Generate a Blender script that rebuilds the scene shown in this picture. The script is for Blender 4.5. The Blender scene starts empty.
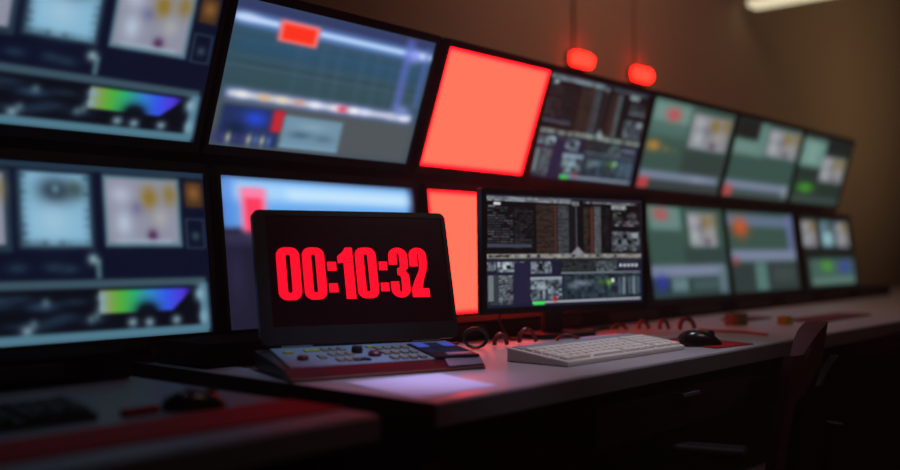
import bpy, bmesh, math, random
import numpy as np
from mathutils import Vector, Matrix

random.seed(7)
rng = np.random.default_rng(11)
COL = bpy.context.scene.collection
DESK = 0.75                      # height of the worktops
EYE = 0.962                      # height of the lens


def lin(c):
    out = []
    for v in c[:3]:
        v = v / 255.0
        out.append(v / 12.92 if v <= 0.04045 else ((v + 0.055) / 1.055) ** 2.4)
    return out


# ------------------------------------------------------------------ materials
def mat(name, rgb, rough=0.5, metal=0.0, spec=0.5, noise=0.0, scale=20.0, coat=0.0, bump=0.0):
    m = bpy.data.materials.new(name)
    m.use_nodes = True
    nt = m.node_tree
    b = nt.nodes['Principled BSDF']
    b.inputs['Roughness'].default_value = rough
    b.inputs['Metallic'].default_value = metal
    b.inputs['Specular IOR Level'].default_value = spec
    b.inputs['Coat Weight'].default_value = coat
    c = lin(rgb)
    tc = nt.nodes.new('ShaderNodeTexCoord')
    n = nt.nodes.new('ShaderNodeTexNoise')
    n.inputs['Scale'].default_value = scale
    n.inputs['Detail'].default_value = 4.0
    nt.links.new(tc.outputs['Object'], n.inputs['Vector'])
    r = nt.nodes.new('ShaderNodeMix')
    r.data_type = 'RGBA'
    k = max(noise, 0.02)
    r.inputs['A'].default_value = [max(v * (1 - k), 0) for v in c] + [1]
    r.inputs['B'].default_value = [min(v * (1 + k), 1) for v in c] + [1]
    nt.links.new(n.outputs['Fac'], r.inputs['Factor'])
    nt.links.new(r.outputs['Result'], b.inputs['Base Color'])
    if bump:
        bp = nt.nodes.new('ShaderNodeBump')
        bp.inputs['Strength'].default_value = bump
        bp.inputs['Distance'].default_value = 0.002
        nt.links.new(n.outputs['Fac'], bp.inputs['Height'])
        nt.links.new(bp.outputs['Normal'], b.inputs['Normal'])
    return m


def emit(name, rgb, strength=1.0):
    m = bpy.data.materials.new(name)
    m.use_nodes = True
    nt = m.node_tree
    nt.nodes.clear()
    o = nt.nodes.new('ShaderNodeOutputMaterial')
    e = nt.nodes.new('ShaderNodeEmission')
    e.inputs['Color'].default_value = lin(rgb) + [1]
    e.inputs['Strength'].default_value = strength
    nt.links.new(e.outputs[0], o.inputs[0])
    return m


def emit_raw(name, rgb):
    m = emit(name, (255, 255, 255), 1.0)
    for n in m.node_tree.nodes:
        if n.type == 'EMISSION':
            n.inputs['Color'].default_value = list(rgb) + [1]
    return m


def screen_mat(name, strength):
    """lit display: picture held in a colour attribute of the panel, behind a faint glossy face"""
    m = bpy.data.materials.new(name)
    m.use_nodes = True
    nt = m.node_tree
    b = nt.nodes['Principled BSDF']
    b.inputs['Base Color'].default_value = (0.004, 0.004, 0.005, 1)
    b.inputs['Roughness'].default_value = 0.35
    b.inputs['Specular IOR Level'].default_value = 0.15
    a = nt.nodes.new('ShaderNodeVertexColor')
    a.layer_name = 'picture'
    nt.links.new(a.outputs['Color'], b.inputs['Emission Color'])
    b.inputs['Emission Strength'].default_value = strength
    return m


M = dict(
    bezel=mat('black bezel plastic', (16, 14, 15), 0.45, spec=0.3),
    shell=mat('dark shell plastic', (14, 13, 13), 0.6, spec=0.3),
    rack=mat('black powder coated steel', (9, 8, 8), 0.7, spec=0.15),
    wall=mat('brown painted wall', (146, 126, 104), 0.85, noise=0.12, scale=1.3, spec=0.2),
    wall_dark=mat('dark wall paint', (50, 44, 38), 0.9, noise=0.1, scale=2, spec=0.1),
    ceiling=mat('dark ceiling paint', (45, 40, 34), 0.95, noise=0.1, scale=2, spec=0.1),
    floor=mat('dark carpet floor', (26, 23, 21), 0.95, noise=0.25, scale=60, spec=0.1),
    desk=mat('pale laminate worktop', (158, 156, 160), 0.38, noise=0.05, scale=9, spec=0.5),
    edge=mat('grey laminate edge', (92, 90, 92), 0.55, noise=0.05, scale=12),
    cabinet=mat('dark brown cabinet board', (34, 27, 24), 0.6, noise=0.15, scale=8, spec=0.3),
    steel=mat('brushed steel', (170, 180, 195), 0.3, 0.9),
    lap_black=mat('laptop black plastic', (15, 8, 12), 0.4, spec=0.4),
    lap_silver=mat('silver grey console plastic', (112, 130, 146), 0.5, 0.0, noise=0.04),
    lap_redlit=mat('palm rest with painted red light', (78, 8, 15), 0.3, spec=0.5),  # red light falling on the palm rest is put into its colour
    kb_white=mat('off white keyboard plastic', (206, 200, 190), 0.5, noise=0.03),
    key_white=mat('white key plastic', (226, 220, 208), 0.45, noise=0.04),
    mouse=mat('glossy black mouse plastic', (14, 12, 12), 0.25, spec=0.5),
    mat_red=mat('red desk mat rubber', (150, 22, 26), 0.8, noise=0.1, scale=40, spec=0.2),
    folder=mat('dark red card', (96, 22, 22), .8, noise=.1, scale=30),
    riser=mat('matt black riser board', (5, 4, 4), .9, spec=.03),
    paper=mat('white paper', (222, 210, 240), 0.8, noise=0.03, scale=6, spec=0.2),
    cable=mat('black cable rubber', (20, 13, 13), 0.4, spec=0.5),
    cable_red=mat('dark red cable rubber', (110, 18, 16), 0.4, spec=0.5),
    orange=mat('orange cable rubber', (150, 86, 40), 0.5),
    chair=mat('black chair plastic', (30, 20, 20), 0.45, spec=0.4),
    fabric=mat('chair fabric with painted red light', (58, 18, 17), 0.8, noise=0.2, scale=80, bump=0.3),  # red light on the black chair put into the fabric colour
    beige=mat('beige button plastic', (124, 114, 92), 0.5),
    yellow=mat('yellow cap plastic', (160, 156, 36), 0.5),
    redcap=mat('red knob plastic', (96, 14, 24), 0.4),
    lamp_white=mat('white lamp housing', (170, 165, 150), 0.5),
    red_lens=emit_raw('lit red lens', (14.0, .10, .05)),
    tube=emit('warm fluorescent diffuser', (240, 226, 186), 1.0),
    blue_lcd=emit('blue lit display', (70, 84, 190), 0.8),
    dim_lcd=emit('dim display', (34, 36, 60), 0.8),
    timer=emit_raw('glowing red digits', (1.6, .006, .028)),
    lap_screen=mat('dark laptop screen', (8, 3, 5), .22, spec=.35),
    screen=screen_mat('lit monitor picture', 1.0),
)


# a faint red glow is put into the dark panel as emission
_b = M['lap_screen'].node_tree.nodes['Principled BSDF']
_b.inputs['Emission Color'].default_value = (.0030, .0002, .0008, 1)
_b.inputs['Emission Strength'].default_value = 1.0


# ------------------------------------------------------------------ mesh helpers
def obj(name, bm, m, parent=None, smooth=False):
    me = bpy.data.meshes.new(name)
    bmesh.ops.recalc_face_normals(bm, faces=bm.faces)
    bm.to_mesh(me)
    bm.free()
    if smooth:
        me.polygons.foreach_set('use_smooth', [True] * len(me.polygons))
        try:
            me.set_sharp_from_angle(angle=math.radians(40))
        except Exception:
            pass
    me.materials.append(m)
    o = bpy.data.objects.new(name, me)
    COL.objects.link(o)
    if parent is not None:
        o.parent = parent
    return o


def thing(name, label, cat, mtx=None, group=None):
    o = bpy.data.objects.new(name, None)
    o.empty_display_size = 0.05
    COL.objects.link(o)
    if mtx is not None:
        o.matrix_world = mtx
    o['label'] = label
    o['category'] = cat
    if group:
        o['group'] = group
    return o


def tag(o, label, cat, group=None):
    o['label'] = label
    o['category'] = cat
    if group:
        o['group'] = group
    return o


def struct(o):
    o['kind'] = 'structure'
    return o


def box(bm, x0, y0, z0, x1, y1, z1, bev=0.0, seg=2):
    g = bmesh.new()
    vs = [g.verts.new(p) for p in [(x0, y0, z0), (x1, y0, z0), (x1, y1, z0), (x0, y1, z0),
                                   (x0, y0, z1), (x1, y0, z1), (x1, y1, z1), (x0, y1, z1)]]
    for f in [(0, 3, 2, 1), (4, 5, 6, 7), (0, 1, 5, 4), (1, 2, 6, 5), (2, 3, 7, 6), (3, 0, 4, 7)]:
        g.faces.new([vs[i] for i in f])
    if bev > 0:
        bmesh.ops.bevel(g, geom=g.edges[:] + g.verts[:], offset=bev, segments=seg, affect='EDGES', profile=0.6)
    merge(bm, g)


def merge(bm, g, mtx=None):
    if mtx is not None:
        bmesh.ops.transform(g, matrix=mtx, verts=g.verts)
    me = bpy.data.meshes.new('tmp')
    g.to_mesh(me)
    g.free()
    bm.from_mesh(me)
    bpy.data.meshes.remove(me)


def hexa(bm, c, bev=0.0):
    """c: eight corners, bottom ring then top ring"""
    g = bmesh.new()
    vs = [g.verts.new(p) for p in c]
    for f in [(0, 3, 2, 1), (4, 5, 6, 7), (0, 1, 5, 4), (1, 2, 6, 5), (2, 3, 7, 6), (3, 0, 4, 7)]:
        g.faces.new([vs[i] for i in f])
    if bev > 0:
        bmesh.ops.bevel(g, geom=g.edges[:] + g.verts[:], offset=bev, segments=2, affect='EDGES', profile=0.6)
    merge(bm, g)


def tube(bm, pts, r, n=8, cap=True):
    pts = [Vector(p) for p in pts]
    rings = []
    prev = None
    for i, p in enumerate(pts):
        a = pts[max(i - 1, 0)]
        b = pts[min(i + 1, len(pts) - 1)]
        t = (b - a).normalized()
        if prev is None:
            ref = Vector((0, 0, 1)) if abs(t.z) < 0.9 else Vector((1, 0, 0))
            u = t.cross(ref).normalized()
        else:
            u = (prev - t * prev.dot(t)).normalized()
        prev = u
        v = t.cross(u)
        rr = r[i] if isinstance(r, (list, tuple)) else r
        rings.append([bm.verts.new(p + (u * math.cos(2 * math.pi * k / n) + v * math.sin(2 * math.pi * k / n)) * rr) for k in range(n)])
    for a, b in zip(rings, rings[1:]):
        for k in range(n):
            bm.faces.new((a[k], a[(k + 1) % n], b[(k + 1) % n], b[k]))
    if cap:
        bm.faces.new(rings[0][::-1])
        bm.faces.new(rings[-1])


def smooth_path(pts, sub=8):
    pts = [Vector(p) for p in pts]
    out = []
    for i in range(len(pts) - 1):
        p0 = pts[max(i - 1, 0)]; p1 = pts[i]; p2 = pts[i + 1]; p3 = pts[min(i + 2, len(pts) - 1)]
        for k in range(sub):
            t = k / sub
            out.append(0.5 * ((2 * p1) + (p2 - p0) * t + (2 * p0 - 5 * p1 + 4 * p2 - p3) * t * t + (3 * p1 - p0 - 3 * p2 + p3) * t ** 3))
    out.append(pts[-1])
    return out


def lathe(bm, prof, n=20, mtx=None):
    g = bmesh.new()
    rings = []
    for r, z in prof:
        rings.append([g.verts.new((r * math.cos(2 * math.pi * k / n), r * math.sin(2 * math.pi * k / n), z)) for k in range(n)])
    for a, b in zip(rings, rings[1:]):
        for k in range(n):
            g.faces.new((a[k], a[(k + 1) % n], b[(k + 1) % n], b[k]))
    g.faces.new(rings[0][::-1])
    g.faces.new(rings[-1])
    merge(bm, g, mtx)


def rounded_rect(w, h, r, n=5, cx=0.0, cy=0.0):
    pts = []
    for sx, sy, a0 in ((1, 1, 0), (-1, 1, 90), (-1, -1, 180), (1, -1, 270)):
        for k in range(n + 1):
            a = math.radians(a0 + 90 * k / n)
            pts.append((cx + sx * (w / 2 - r) + r * math.cos(a), cy + sy * (h / 2 - r) + r * math.sin(a)))
    return pts


def prism(bm, pts, y0, y1, mtx=None):
    """outline in local x,z extruded along y from y0 (front) to y1"""
    g = bmesh.new()
    a = [g.verts.new((x, y0, z)) for x, z in pts]
    b = [g.verts.new((x, y1, z)) for x, z in pts]
    n = len(pts)
    g.faces.new(a)
    g.faces.new(b[::-1])
    for k in range(n):
        g.faces.new((a[k], b[k], b[(k + 1) % n], a[(k + 1) % n]))
    merge(bm, g, mtx)


def ring_prism(bm, outer, inner, y0, y1):
    n = len(outer)
    A = [bm.verts.new((x, y0, z)) for x, z in outer]
    B = [bm.verts.new((x, y0, z)) for x, z in inner]
    C = [bm.verts.new((x, y1, z)) for x, z in outer]
    D = [bm.verts.new((x, y1, z)) for x, z in inner]
    for k in range(n):
        j = (k + 1) % n
        bm.faces.new((A[k], A[j], B[j], B[k]))
        bm.faces.new((C[k], D[k], D[j], C[j]))
        bm.faces.new((A[k], C[k], C[j], A[j]))
        bm.faces.new((B[k], B[j], D[j], D[k]))


def frame(origin, heading, tilt=0.0):
    """local x along the width, local y away from the viewer, local z up the face; tilt>0 leans the top back"""
    return Matrix.Translation(Vector(origin)) @ Matrix.Rotation(heading, 4, 'Z') @ Matrix.Rotation(-tilt, 4, 'X')


# ------------------------------------------------------------------ pictures on the screens
class Pic:
    """a small canvas painted by code; u runs right, v runs up, colours in display values 0..255"""
    def __init__(self, nx, ny, rgb):
        self.nx, self.ny = nx, ny
        self.a = np.zeros((ny, nx, 3), float) + np.array(rgb, float)
        self.hdr = np.ones(3)
        self.U, self.V = np.meshgrid((np.arange(nx)) / (nx - 1), (np.arange(ny)) / (ny - 1))

    def _mix(self, m, rgb):
        c = np.array(rgb, float)
        self.a = self.a * (1 - m[..., None]) + c * m[..., None]

    def rect(self, u0, v0, u1, v1, rgb, soft=0.0, k=1.0, s0=0.0, s1=None):
        """s0: slope of the lower edge and s1 of the upper one (v per u)"""
        if s1 is None:
            s1 = s0
        e = max(soft, 1e-4)
        U, V = self.U, self.V
        lo = v0 + s0 * (U - u0)
        hi = v1 + s1 * (U - u0)
        f = lambda d: np.clip(d / e + 0.5, 0, 1)
        m = f(U - u0) * f(u1 - U) * f(V - lo) * f(hi - V)
        self._mix(m * k, rgb)

    def blob(self, u, v, ru, rv, rgb, k=1.0, p=2.0):
        d = ((self.U - u) / ru) ** 2 + ((self.V - v) / rv) ** 2
        self._mix(np.exp(-d ** (p / 2.0) * 1.2) * k, rgb)

    def outline(self, u0, v0, u1, v1, rgb, t=0.01, soft=0.004, k=1.0):
        r = 16 / 9.
        self.rect(u0, v0, u1, v0 + t * r, rgb, soft, k)
        self.rect(u0, v1 - t * r, u1, v1, rgb, soft, k)
        self.rect(u0, v0, u0 + t, v1, rgb, soft, k)
        self.rect(u1 - t, v0, u1, v1, rgb, soft, k)

    def texture(self, u0, v0, u1, v1, amt, cu=6, cv=3, soft=0.01):
        """blocky grain inside a rectangle: brightens and darkens what is there"""
        n = rng.random((max(2, int(self.ny / cv)) + 2, max(2, int(self.nx / cu)) + 2))
        iy = (np.arange(self.ny) / cv).astype(int)
        ix = (np.arange(self.nx) / cu).astype(int)
        g = n[np.minimum(iy, n.shape[0] - 1)][:, np.minimum(ix, n.shape[1] - 1)]
        m = (self.U > u0) & (self.U < u1) & (self.V > v0) & (self.V < v1)
        self.a *= np.where(m, 1 + amt * (g * 2 - 1), 1.0)[..., None]

    def lines(self, u0, v0, u1, v1, rgb, n, fill=0.5, k=1.0, jitter=True, words=4):
        """rows of short dashes, like unreadable small text"""
        h = (v1 - v0) / n
        for i in range(n):
            y = v0 + (i + 0.2) * h
            x = u0
            while x < u1:
                w = (u1 - u0) / words * random.uniform(0.3, 1.2)
                if random.random() < 0.78:
                    q = random.uniform(0.45, 1.0)
                    self.rect(x, y, min(x + w * 0.85, u1), y + h * fill, rgb, 0.002, k * q)
                x += w

    def blur(self, r):
        if r < 1:
            return
        k = np.exp(-0.5 * (np.arange(-2 * r, 2 * r + 1) / r) ** 2)
        k /= k.sum()
        p = np.pad(self.a, ((2 * r, 2 * r), (2 * r, 2 * r), (0, 0)), mode='edge')
        p = sum(k[i] * p[i:i + self.ny] for i in range(4 * r + 1))
        self.a = sum(k[i] * p[:, i:i + self.nx] for i in range(4 * r + 1))

    def gain(self, g):
        self.a *= np.array(g, float)


def picture_mesh(name, pic, w, h, mt):
    nx, ny = pic.nx, pic.ny
    me = bpy.data.meshes.new(name)
    X, Z = np.meshgrid(np.linspace(0, w, nx), np.linspace(0, h, ny))
    co = np.stack([X, np.zeros_like(X), Z], -1).reshape(-1, 3)
    i = np.arange(nx * ny).reshape(ny, nx)
    f = np.stack([i[:-1, :-1], i[:-1, 1:], i[1:, 1:], i[1:, :-1]], -1).reshape(-1, 4)
    me.vertices.add(len(co))
    me.vertices.foreach_set('co', co.ravel())
    me.loops.add(f.size)
    me.loops.foreach_set('vertex_index', f.ravel().astype(np.int32))
    me.polygons.add(len(f))
    me.polygons.foreach_set('loop_start', np.arange(0, f.size, 4, dtype=np.int32))
    me.polygons.foreach_set('loop_total', np.full(len(f), 4, dtype=np.int32))
    me.update()
    me.validate()
    at = me.color_attributes.new('picture', 'FLOAT_COLOR', 'POINT')
    a = np.clip(pic.a / 255.0, 0, 1)
    l = np.where(a <= 0.04045, a / 12.92, ((a + 0.055) / 1.055) ** 2.4)
    l = l * pic.hdr
    at.data.foreach_set('color', np.concatenate([l, np.ones(l.shape[:2] + (1,))], -1).ravel().astype(np.float32))
    me.materials.append(mt)
    return me


def video_thumb(p, u0, v0, u1, v1, kind):
    w, h = u1 - u0, v1 - v0
    if kind == 'pale':
        p.rect(u0, v0, u1, v1, (160, 158, 172), 0.01)
        p.blob(u0 + .2 * w, v0 + .75 * h, .16 * w, .16 * h, (200, 198, 214))
        p.blob(u0 + .22 * w, v0 + .3 * h, .13 * w, .22 * h, (200, 208, 222))
        p.blob(u0 + .42 * w, v0 + .55 * h, .1 * w, .12 * h, (120, 116, 158), .8)
        p.blob(u0 + .60 * w, v0 + .72 * h, .13 * w, .2 * h, (158, 124, 44))
        p.blob(u0 + .9 * w, v0 + .78 * h, .12 * w, .2 * h, (156, 128, 70))
        p.blob(u0 + .75 * w, v0 + .4 * h, .12 * w, .16 * h, (186, 178, 176))
        p.blob(u0 + .62 * w, v0 + .12 * h, .08 * w, .1 * h, (86, 44, 86))
        p.rect(u0 + .1 * w, v0, u1 - .1 * w, v0 + .06 * h, (176, 192, 206), 0.015, .7)
    elif kind == 'cyan':
        p.rect(u0, v0, u1, v1, (150, 200, 224), 0.012)
        p.blob(u0 + .5 * w, v0 + .75 * h, .28 * w, .2 * h, (34, 44, 56))
        p.blob(u0 + .8 * w, v0 + .78 * h, .16 * w, .15 * h, (60, 76, 70), .8)
        p.blob(u0 + .5 * w, v0 + .78 * h, .07 * w, .07 * h, (120, 160, 176), .9)
        for i in range(9):
            p.blob(u0 + .02 * w, v0 + (i + .5) / 9 * h, .07 * w, .05 * h, (40, 62, 78), random.uniform(.4, 1))
            p.blob(u0 + w * .97, v0 + (i + .5) / 9 * h, .07 * w, .05 * h, (52, 80, 98), random.uniform(.3, .9))
        for i in range(8):
            p.blob(u0 + (i + .5) / 8 * w, v0 + .03 * h, .08 * w, .06 * h, (56, 84, 96), random.uniform(.3, .9))
        p.blob(u0 + .45 * w, v0 + .35 * h, .3 * w, .25 * h, (182, 216, 232), .8)


def pic_grading():                                    # the colour grading desk, far left
    p = Pic(200, 113, (13, 18, 42))
    p.rect(0, .965, 1, 1.0, (40, 62, 78), .01)
    p.rect(.0, .50, .33, .95, (40, 58, 74), .01)
    video_thumb(p, .02, .54, .31, .93, 'pale')
    p.rect(.345, .515, .59, .955, (34, 50, 66), .01)
    video_thumb(p, .36, .535, .575, .945, 'cyan')
    p.rect(.622, .53, .902, .955, (96, 128, 140), .01)
    video_thumb(p, .634, .555, .888, .935, 'pale')
    p.rect(.922, .78, .992, .94, (74, 48, 26), .01)
    p.blob(.957, .87, .03, .06, (150, 96, 52))
    p.outline(.918, .52, .992, .71, (58, 78, 96), .006)
    p.blob(.955, .6, .018, .03, (60, 80, 90))
    for u in (.06, .16, .24, .34, .45, .5):
        p.blob(u, .41 + random.uniform(-.02, .02), .035, .03, (40, 62, 80), .8)
    p.rect(.585, .33, .605, .46, (78, 108, 118), .008)
    p.blob(.578, .46, .02, .035, (150, 182, 180))
    p.rect(0, .0, 1, .35, (10, 13, 24), .01)
    p.rect(0, .295, .985, .345, (66, 90, 102), .015)
    for i in range(16):
        p.blob(random.uniform(.02, .58), random.uniform(.09, .27), .05, .025, (44, 66, 88), random.uniform(.4, .9))
    for u in (.08, .22, .38, .42, .56, .58):
        p.blob(u, random.uniform(.1, .26), .014, .028, (104, 130, 140), .8)
    # spectrum strip
    stops = [(.585, (150, 150, 140)), (.62, (150, 170, 90)), (.66, (96, 190, 60)), (.71, (50, 190, 120)), (.77, (56, 150, 220)),
             (.83, (60, 96, 250)), (.89, (90, 60, 230)), (.925, (30, 22, 80))]
    x = np.array([s[0] for s in stops])
    c = np.array([s[1] for s in stops], float)
    rb = np.stack([np.interp(p.U[0], x, c[:, j]) for j in range(3)], -1)
    lo = .15 + .06 * np.clip((p.U - .70) / .2, 0, 1) * 0
    m = ((p.U > .59) & (p.U < .925) & (p.V > lo) & (p.V < .285)).astype(float)
    notch = np.exp(-(((p.U - .755) / .04) ** 2 + ((p.V - .14) / .06) ** 2))
    tri = np.clip(((.285 - p.V) - (.925 - p.U) * 1.5 - .01) / .02, 0, 1)
    m = m * (1 - np.clip(notch * 1.6, 0, .95)) * (1 - tri)
    p.a = p.a * (1 - m[..., None]) + rb[None] * m[..., None]
    for u, v in ((.60, .24), (.60, .18), (.36, .075), (.76, .085), (.86, .09), (.70, .09)):
        p.blob(u, v, .02, .03, (150, 182, 192), .9)
    p.rect(.955, .02, .99, .31, (92, 132, 148), .015)
    p.blob(.955, .24, .022, .05, (150, 190, 204))
    p.blob(.965, .1, .02, .05, (140, 180, 196))
    p.rect(0, 0, .985, .055, (90, 134, 150), .012)
    p.blur(1)
    p.gain((.88, .91, .94))
    return p


def pic_timeline(bright_top=False):                   # the blurred blue edit screen
    p = Pic(200, 113, (52, 74, 92))
    if not bright_top:
        p.rect(0, .9, 1, 1, (52, 62, 104), .06)
        p.rect(0, .62, 1, .82, (44, 84, 112), .15, .8)
        p.rect(0, .38, 1, .62, (50, 78, 86), .1, .9)
        p.rect(0, 0, 1, .32, (80, 88, 92), .06)
        for i in range(14):
            v = random.uniform(.4, .8)
            p.rect(0, v, 1, v + .012, (70, 100, 120), .02, random.uniform(.1, .4))
        for u in (.3, .34, .42, .5, .62, .7, .78):
            p.rect(u, .4, u + .02, .8, (72, 104, 122), .03, random.uniform(.1, .35))
        p.rect(0.0, .83, .99, .91, (110, 150, 220), .06)
        p.rect(0.01, .855, .20, .89, (196, 220, 250), .025)
        p.rect(0.385, .855, .98, .89, (186, 214, 252), .025)
        p.blob(.96, .875, .05, .03, (226, 238, 255))
        p.blob(.06, .88, .06, .03, (198, 218, 250))
        p.rect(.200, .765, .385, .915, (255, 120, 124), .025)
        p.rect(.218, .785, .367, .890, (255, 52, 30), .02)
        # lower white track
        p.rect(.03, .325, .97, .405, (120, 132, 186), .05)
        p.rect(.04, .345, .96, .385, (196, 204, 218), .03)
        for u, c in ((.1, (240, 240, 236)), (.2, (214, 176, 130)), (.28, (236, 216, 180)), (.36, (200, 150, 140)), (.44, (240, 244, 255)),
                     (.55, (250, 252, 255)), (.58, (220, 60, 90)), (.64, (250, 250, 255)), (.7, (220, 226, 255)), (.92, (248, 250, 255)), (.85, (190, 200, 220))):
            p.blob(u, .365, .035, .03, c, .9)
        # purple column at the right
        p.rect(.84, .42, .885, .98, (98, 112, 200), .04, .7)
        p.rect(.955, .45, .985, .95, (86, 110, 190), .03, .6)
        p.blob(.9, .86, .04, .06, (140, 150, 240), .8)
        p.blob(.9, .42, .05, .05, (130, 150, 220), .8)
        # lower left pictures
        p.rect(.03, .02, .30, .29, (34, 50, 96), .03)
        p.blob(.18, .21, .06, .06, (40, 72, 210))
        p.blob(.1, .12, .05, .06, (20, 34, 66))
        p.rect(.255, .13, .31, .29, (196, 40, 52), .03)
        for i in range(9):
            p.blob(.02 + i * .03, .06, .014, .04, random.choice([(180, 180, 150), (80, 110, 170), (170, 130, 90), (60, 60, 110)]), .9)
        p.rect(.31, .03, .60, .265, (112, 146, 168), .025)
        p.blob(.45, .2, .08, .03, (140, 170, 186), .7)
        p.blob(.4, .13, .06, .03, (66, 96, 118), .8)
        p.blob(.52, .12, .05, .03, (80, 108, 128), .8)
        p.rect(.31, .03, .60, .05, (130, 170, 200), .02, .7)
    else:
        p = Pic(200, 113, (32, 30, 52))
        p.rect(0, .66, .97, .99, (104, 172, 240), .05)
        p.rect(.02, .84, .97, .97, (168, 214, 255), .08)
        p.rect(.3, .86, .95, .93, (206, 236, 255), .06, .8)
        p.rect(.4, .72, .95, .78, (150, 200, 255), .05, .6)
        p.rect(0.0, .66, .06, .99, (80, 130, 220), .05, .6)
        p.rect(.085, .60, .2, .93, (255, 130, 170), .04)
        p.rect(.105, .60, .18, .86, (255, 62, 96), .03)
        p.rect(.0, .0, 1, .62, (33, 30, 50), .06)
        p.rect(.0, .55, 1, .63, (60, 60, 96), .05, .6)
        p.blob(.05, .35, .04, .2, (44, 42, 72), .7)
    p.blur(1)
    return p


def pic_red():
    p = Pic(60, 60, (254, 34, 60))
    p.rect(.022, .022, .978, .978, (255, 121, 94), .03)
    p.hdr = np.array((5.0, 1.0, 1.0))                 # the camera clips this red: it glows far brighter than white
    return p


def pic_code(nx, ny):                                 # black editor windows over a dark blue desktop
    p = Pic(nx, ny, (27, 27, 54))
    # upper window
    p.rect(.0, .42, 1, .985, (14, 12, 15), .003)
    p.outline(.0, .42, 1, .995, (54, 56, 74), .004, .002)
    p.rect(.012, .945, .52, .985, (118, 124, 132), .003)
    p.texture(.012, .94, .52, .99, .25, 7, 3)
    p.rect(.525, .93, .57, .97, (120, 124, 130), .004)
    p.rect(.60, .955, .97, .975, (60, 62, 72), .003)
    p.lines(.62, .952, .95, .975, (170, 170, 175), 1, .6, 1, words=9)
    p.rect(.05, .91, .09, .935, (215, 220, 225), .004)
    p.rect(.02, .895, .06, .905, (130, 135, 140), .004)
    p.lines(.015, .55, .16, .90, (92, 96, 104), 15, .45, .9, words=3)
    p.lines(.17, .52, .28, .90, (74, 76, 82), 16, .45, .8, words=4)
    p.rect(.012, .535, .27, .565, (62, 70, 88), .004)
    p.rect(.30, .47, .41, .93, (38, 28, 24), .01)
    p.lines(.30, .47, .41, .93, (84, 66, 56), 24, .5, .8, words=3)
    p.rect(.412, .47, .425, .93, (84, 46, 40), .004)
    p.rect(.43, .47, .505, .93, (44, 48, 54), .006)
    p.lines(.435, .47, .50, .93, (112, 118, 126), 26, .5, .8, words=2)
    p.rect(.51, .47, .55, .93, (22, 20, 24), .004)
    p.rect(.548, .45, .556, .97, (74, 78, 92), .003)
    p.rect(.60, .48, .63, .92, (40, 30, 26), .004)
    p.lines(.60, .47, .64, .92, (92, 76, 66), 24, .5, .7, words=2)
    p.rect(.645, .48, .662, .92, (92, 48, 40), .004)
    p.rect(.67, .48, .715, .93, (64, 70, 74), .004)
    p.lines(.67, .48, .715, .93, (128, 134, 138), 26, .5, .8, words=2)
    p.lines(.73, .5, .77, .92, (80, 80, 84), 12, .4, .6, words=2)
    p.rect(.79, .905, .89, .95, (140, 146, 150), .003)
    p.texture(.79, .9, .89, .955, .3, 3, 3)
    p.lines(.8, .77, .97, .885, (150, 154, 158), 5, .45, .8, words=5)
    p.rect(.79, .74, .985, .80, (30, 30, 38), .003)
    p.lines(.80, .745, .98, .795, (176, 178, 182), 2, .5, .9, words=7)
    p.rect(.79, .50, .985, .69, (78, 84, 92), .004)
    p.texture(.79, .5, .985, .69, .55, 5, 4)
    for u, v in ((.83, .57), (.87, .62), (.9, .57), (.94, .6)):
        p.rect(u, v, u + .028, v + .045, (12, 12, 16), .004)
    p.rect(.93, .63, .975, .68, (150, 158, 166), .004)
    # peak and status bar
    tri = np.clip((.045 - abs(p.U - .56)) * 1.6 + .485 - p.V, 0, 1)
    p.rect(.005, .435, .995, .475, (136, 136, 130), .004)
    p._mix(np.clip(tri * 40, 0, 1) * ((p.V > .45) & (p.V < .555)), (140, 142, 146))
    p.texture(.005, .43, .995, .48, .22, 9, 4)
    p.lines(.02, .44, .18, .468, (24, 24, 26), 1, .7, 1, words=7)
    for u in (.24, .3, .52, .68, .8):
        p.rect(u, .442, u + .022, .468, (30, 30, 34), .003, .9)
    # lower desktop
    p.rect(.005, .325, .06, .405, (84, 92, 100), .003)
    p.rect(.067, .315, .225, .405, (120, 132, 140), .003)
    p.texture(.0, .315, .225, .41, .55, 6, 4)
    p.rect(.12, .34, .145, .375, (20, 22, 28), .004)
    p.rect(.18, .345, .215, .39, (190, 200, 205), .004)
    p.rect(.262, .295, .39, .405, (92, 102, 112), .003)
    p.texture(.262, .295, .39, .405, .55, 6, 4)
    p.rect(.31, .325, .335, .39, (20, 20, 32), .004)
    p.rect(.008, .025, .16, .29, (52, 60, 68), .003)
    p.texture(.008, .025, .05, .29, .35, 5, 3)
    p.texture(.08, .025, .16, .29, .6, 5, 3)
    p.rect(.015, .06, .045, .285, (112, 124, 132), .004)
    p.lines(.075, .05, .155, .285, (150, 162, 168), 13, .5, .9, words=3)
    p.rect(.165, .03, .255, .40, (33, 31, 62), .004)
    p.rect(.26, .055, .455, .265, (78, 90, 100), .004)
    p.texture(.26, .055, .455, .265, .75, 6, 4)
    p.blob(.33, .17, .05, .035, (178, 192, 204), .8)
    p.blob(.41, .20, .03, .03, (24, 28, 34), .8)
    p.rect(.26, .24, .455, .265, (150, 165, 175), .003)
    p.rect(.445, .30, .82, .42, (24, 28, 32), .003)
    p.lines(.455, .305, .68, .41, (110, 120, 122), 7, .4, .7, words=7)
    p.rect(.68, .305, .82, .41, (62, 74, 78), .004)
    p.texture(.66, .3, .82, .42, .6, 5, 3)
    p.rect(.45, .292, .985, .303, (130, 140, 146), .003)
    for k in range(5):
        p.rect(.84 + k * .028, .35, .855 + k * .028, .375, (226, 232, 236), .003)
    p.lines(.835, .395, .97, .41, (110, 120, 126), 1, .6, .7, words=5)
    p.rect(.465, .055, .985, .285, (36, 50, 62), .004)
    p.texture(.465, .055, .985, .285, .45, 8, 6)
    p.blob(.58, .2, .07, .03, (130, 148, 160), .8)
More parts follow.
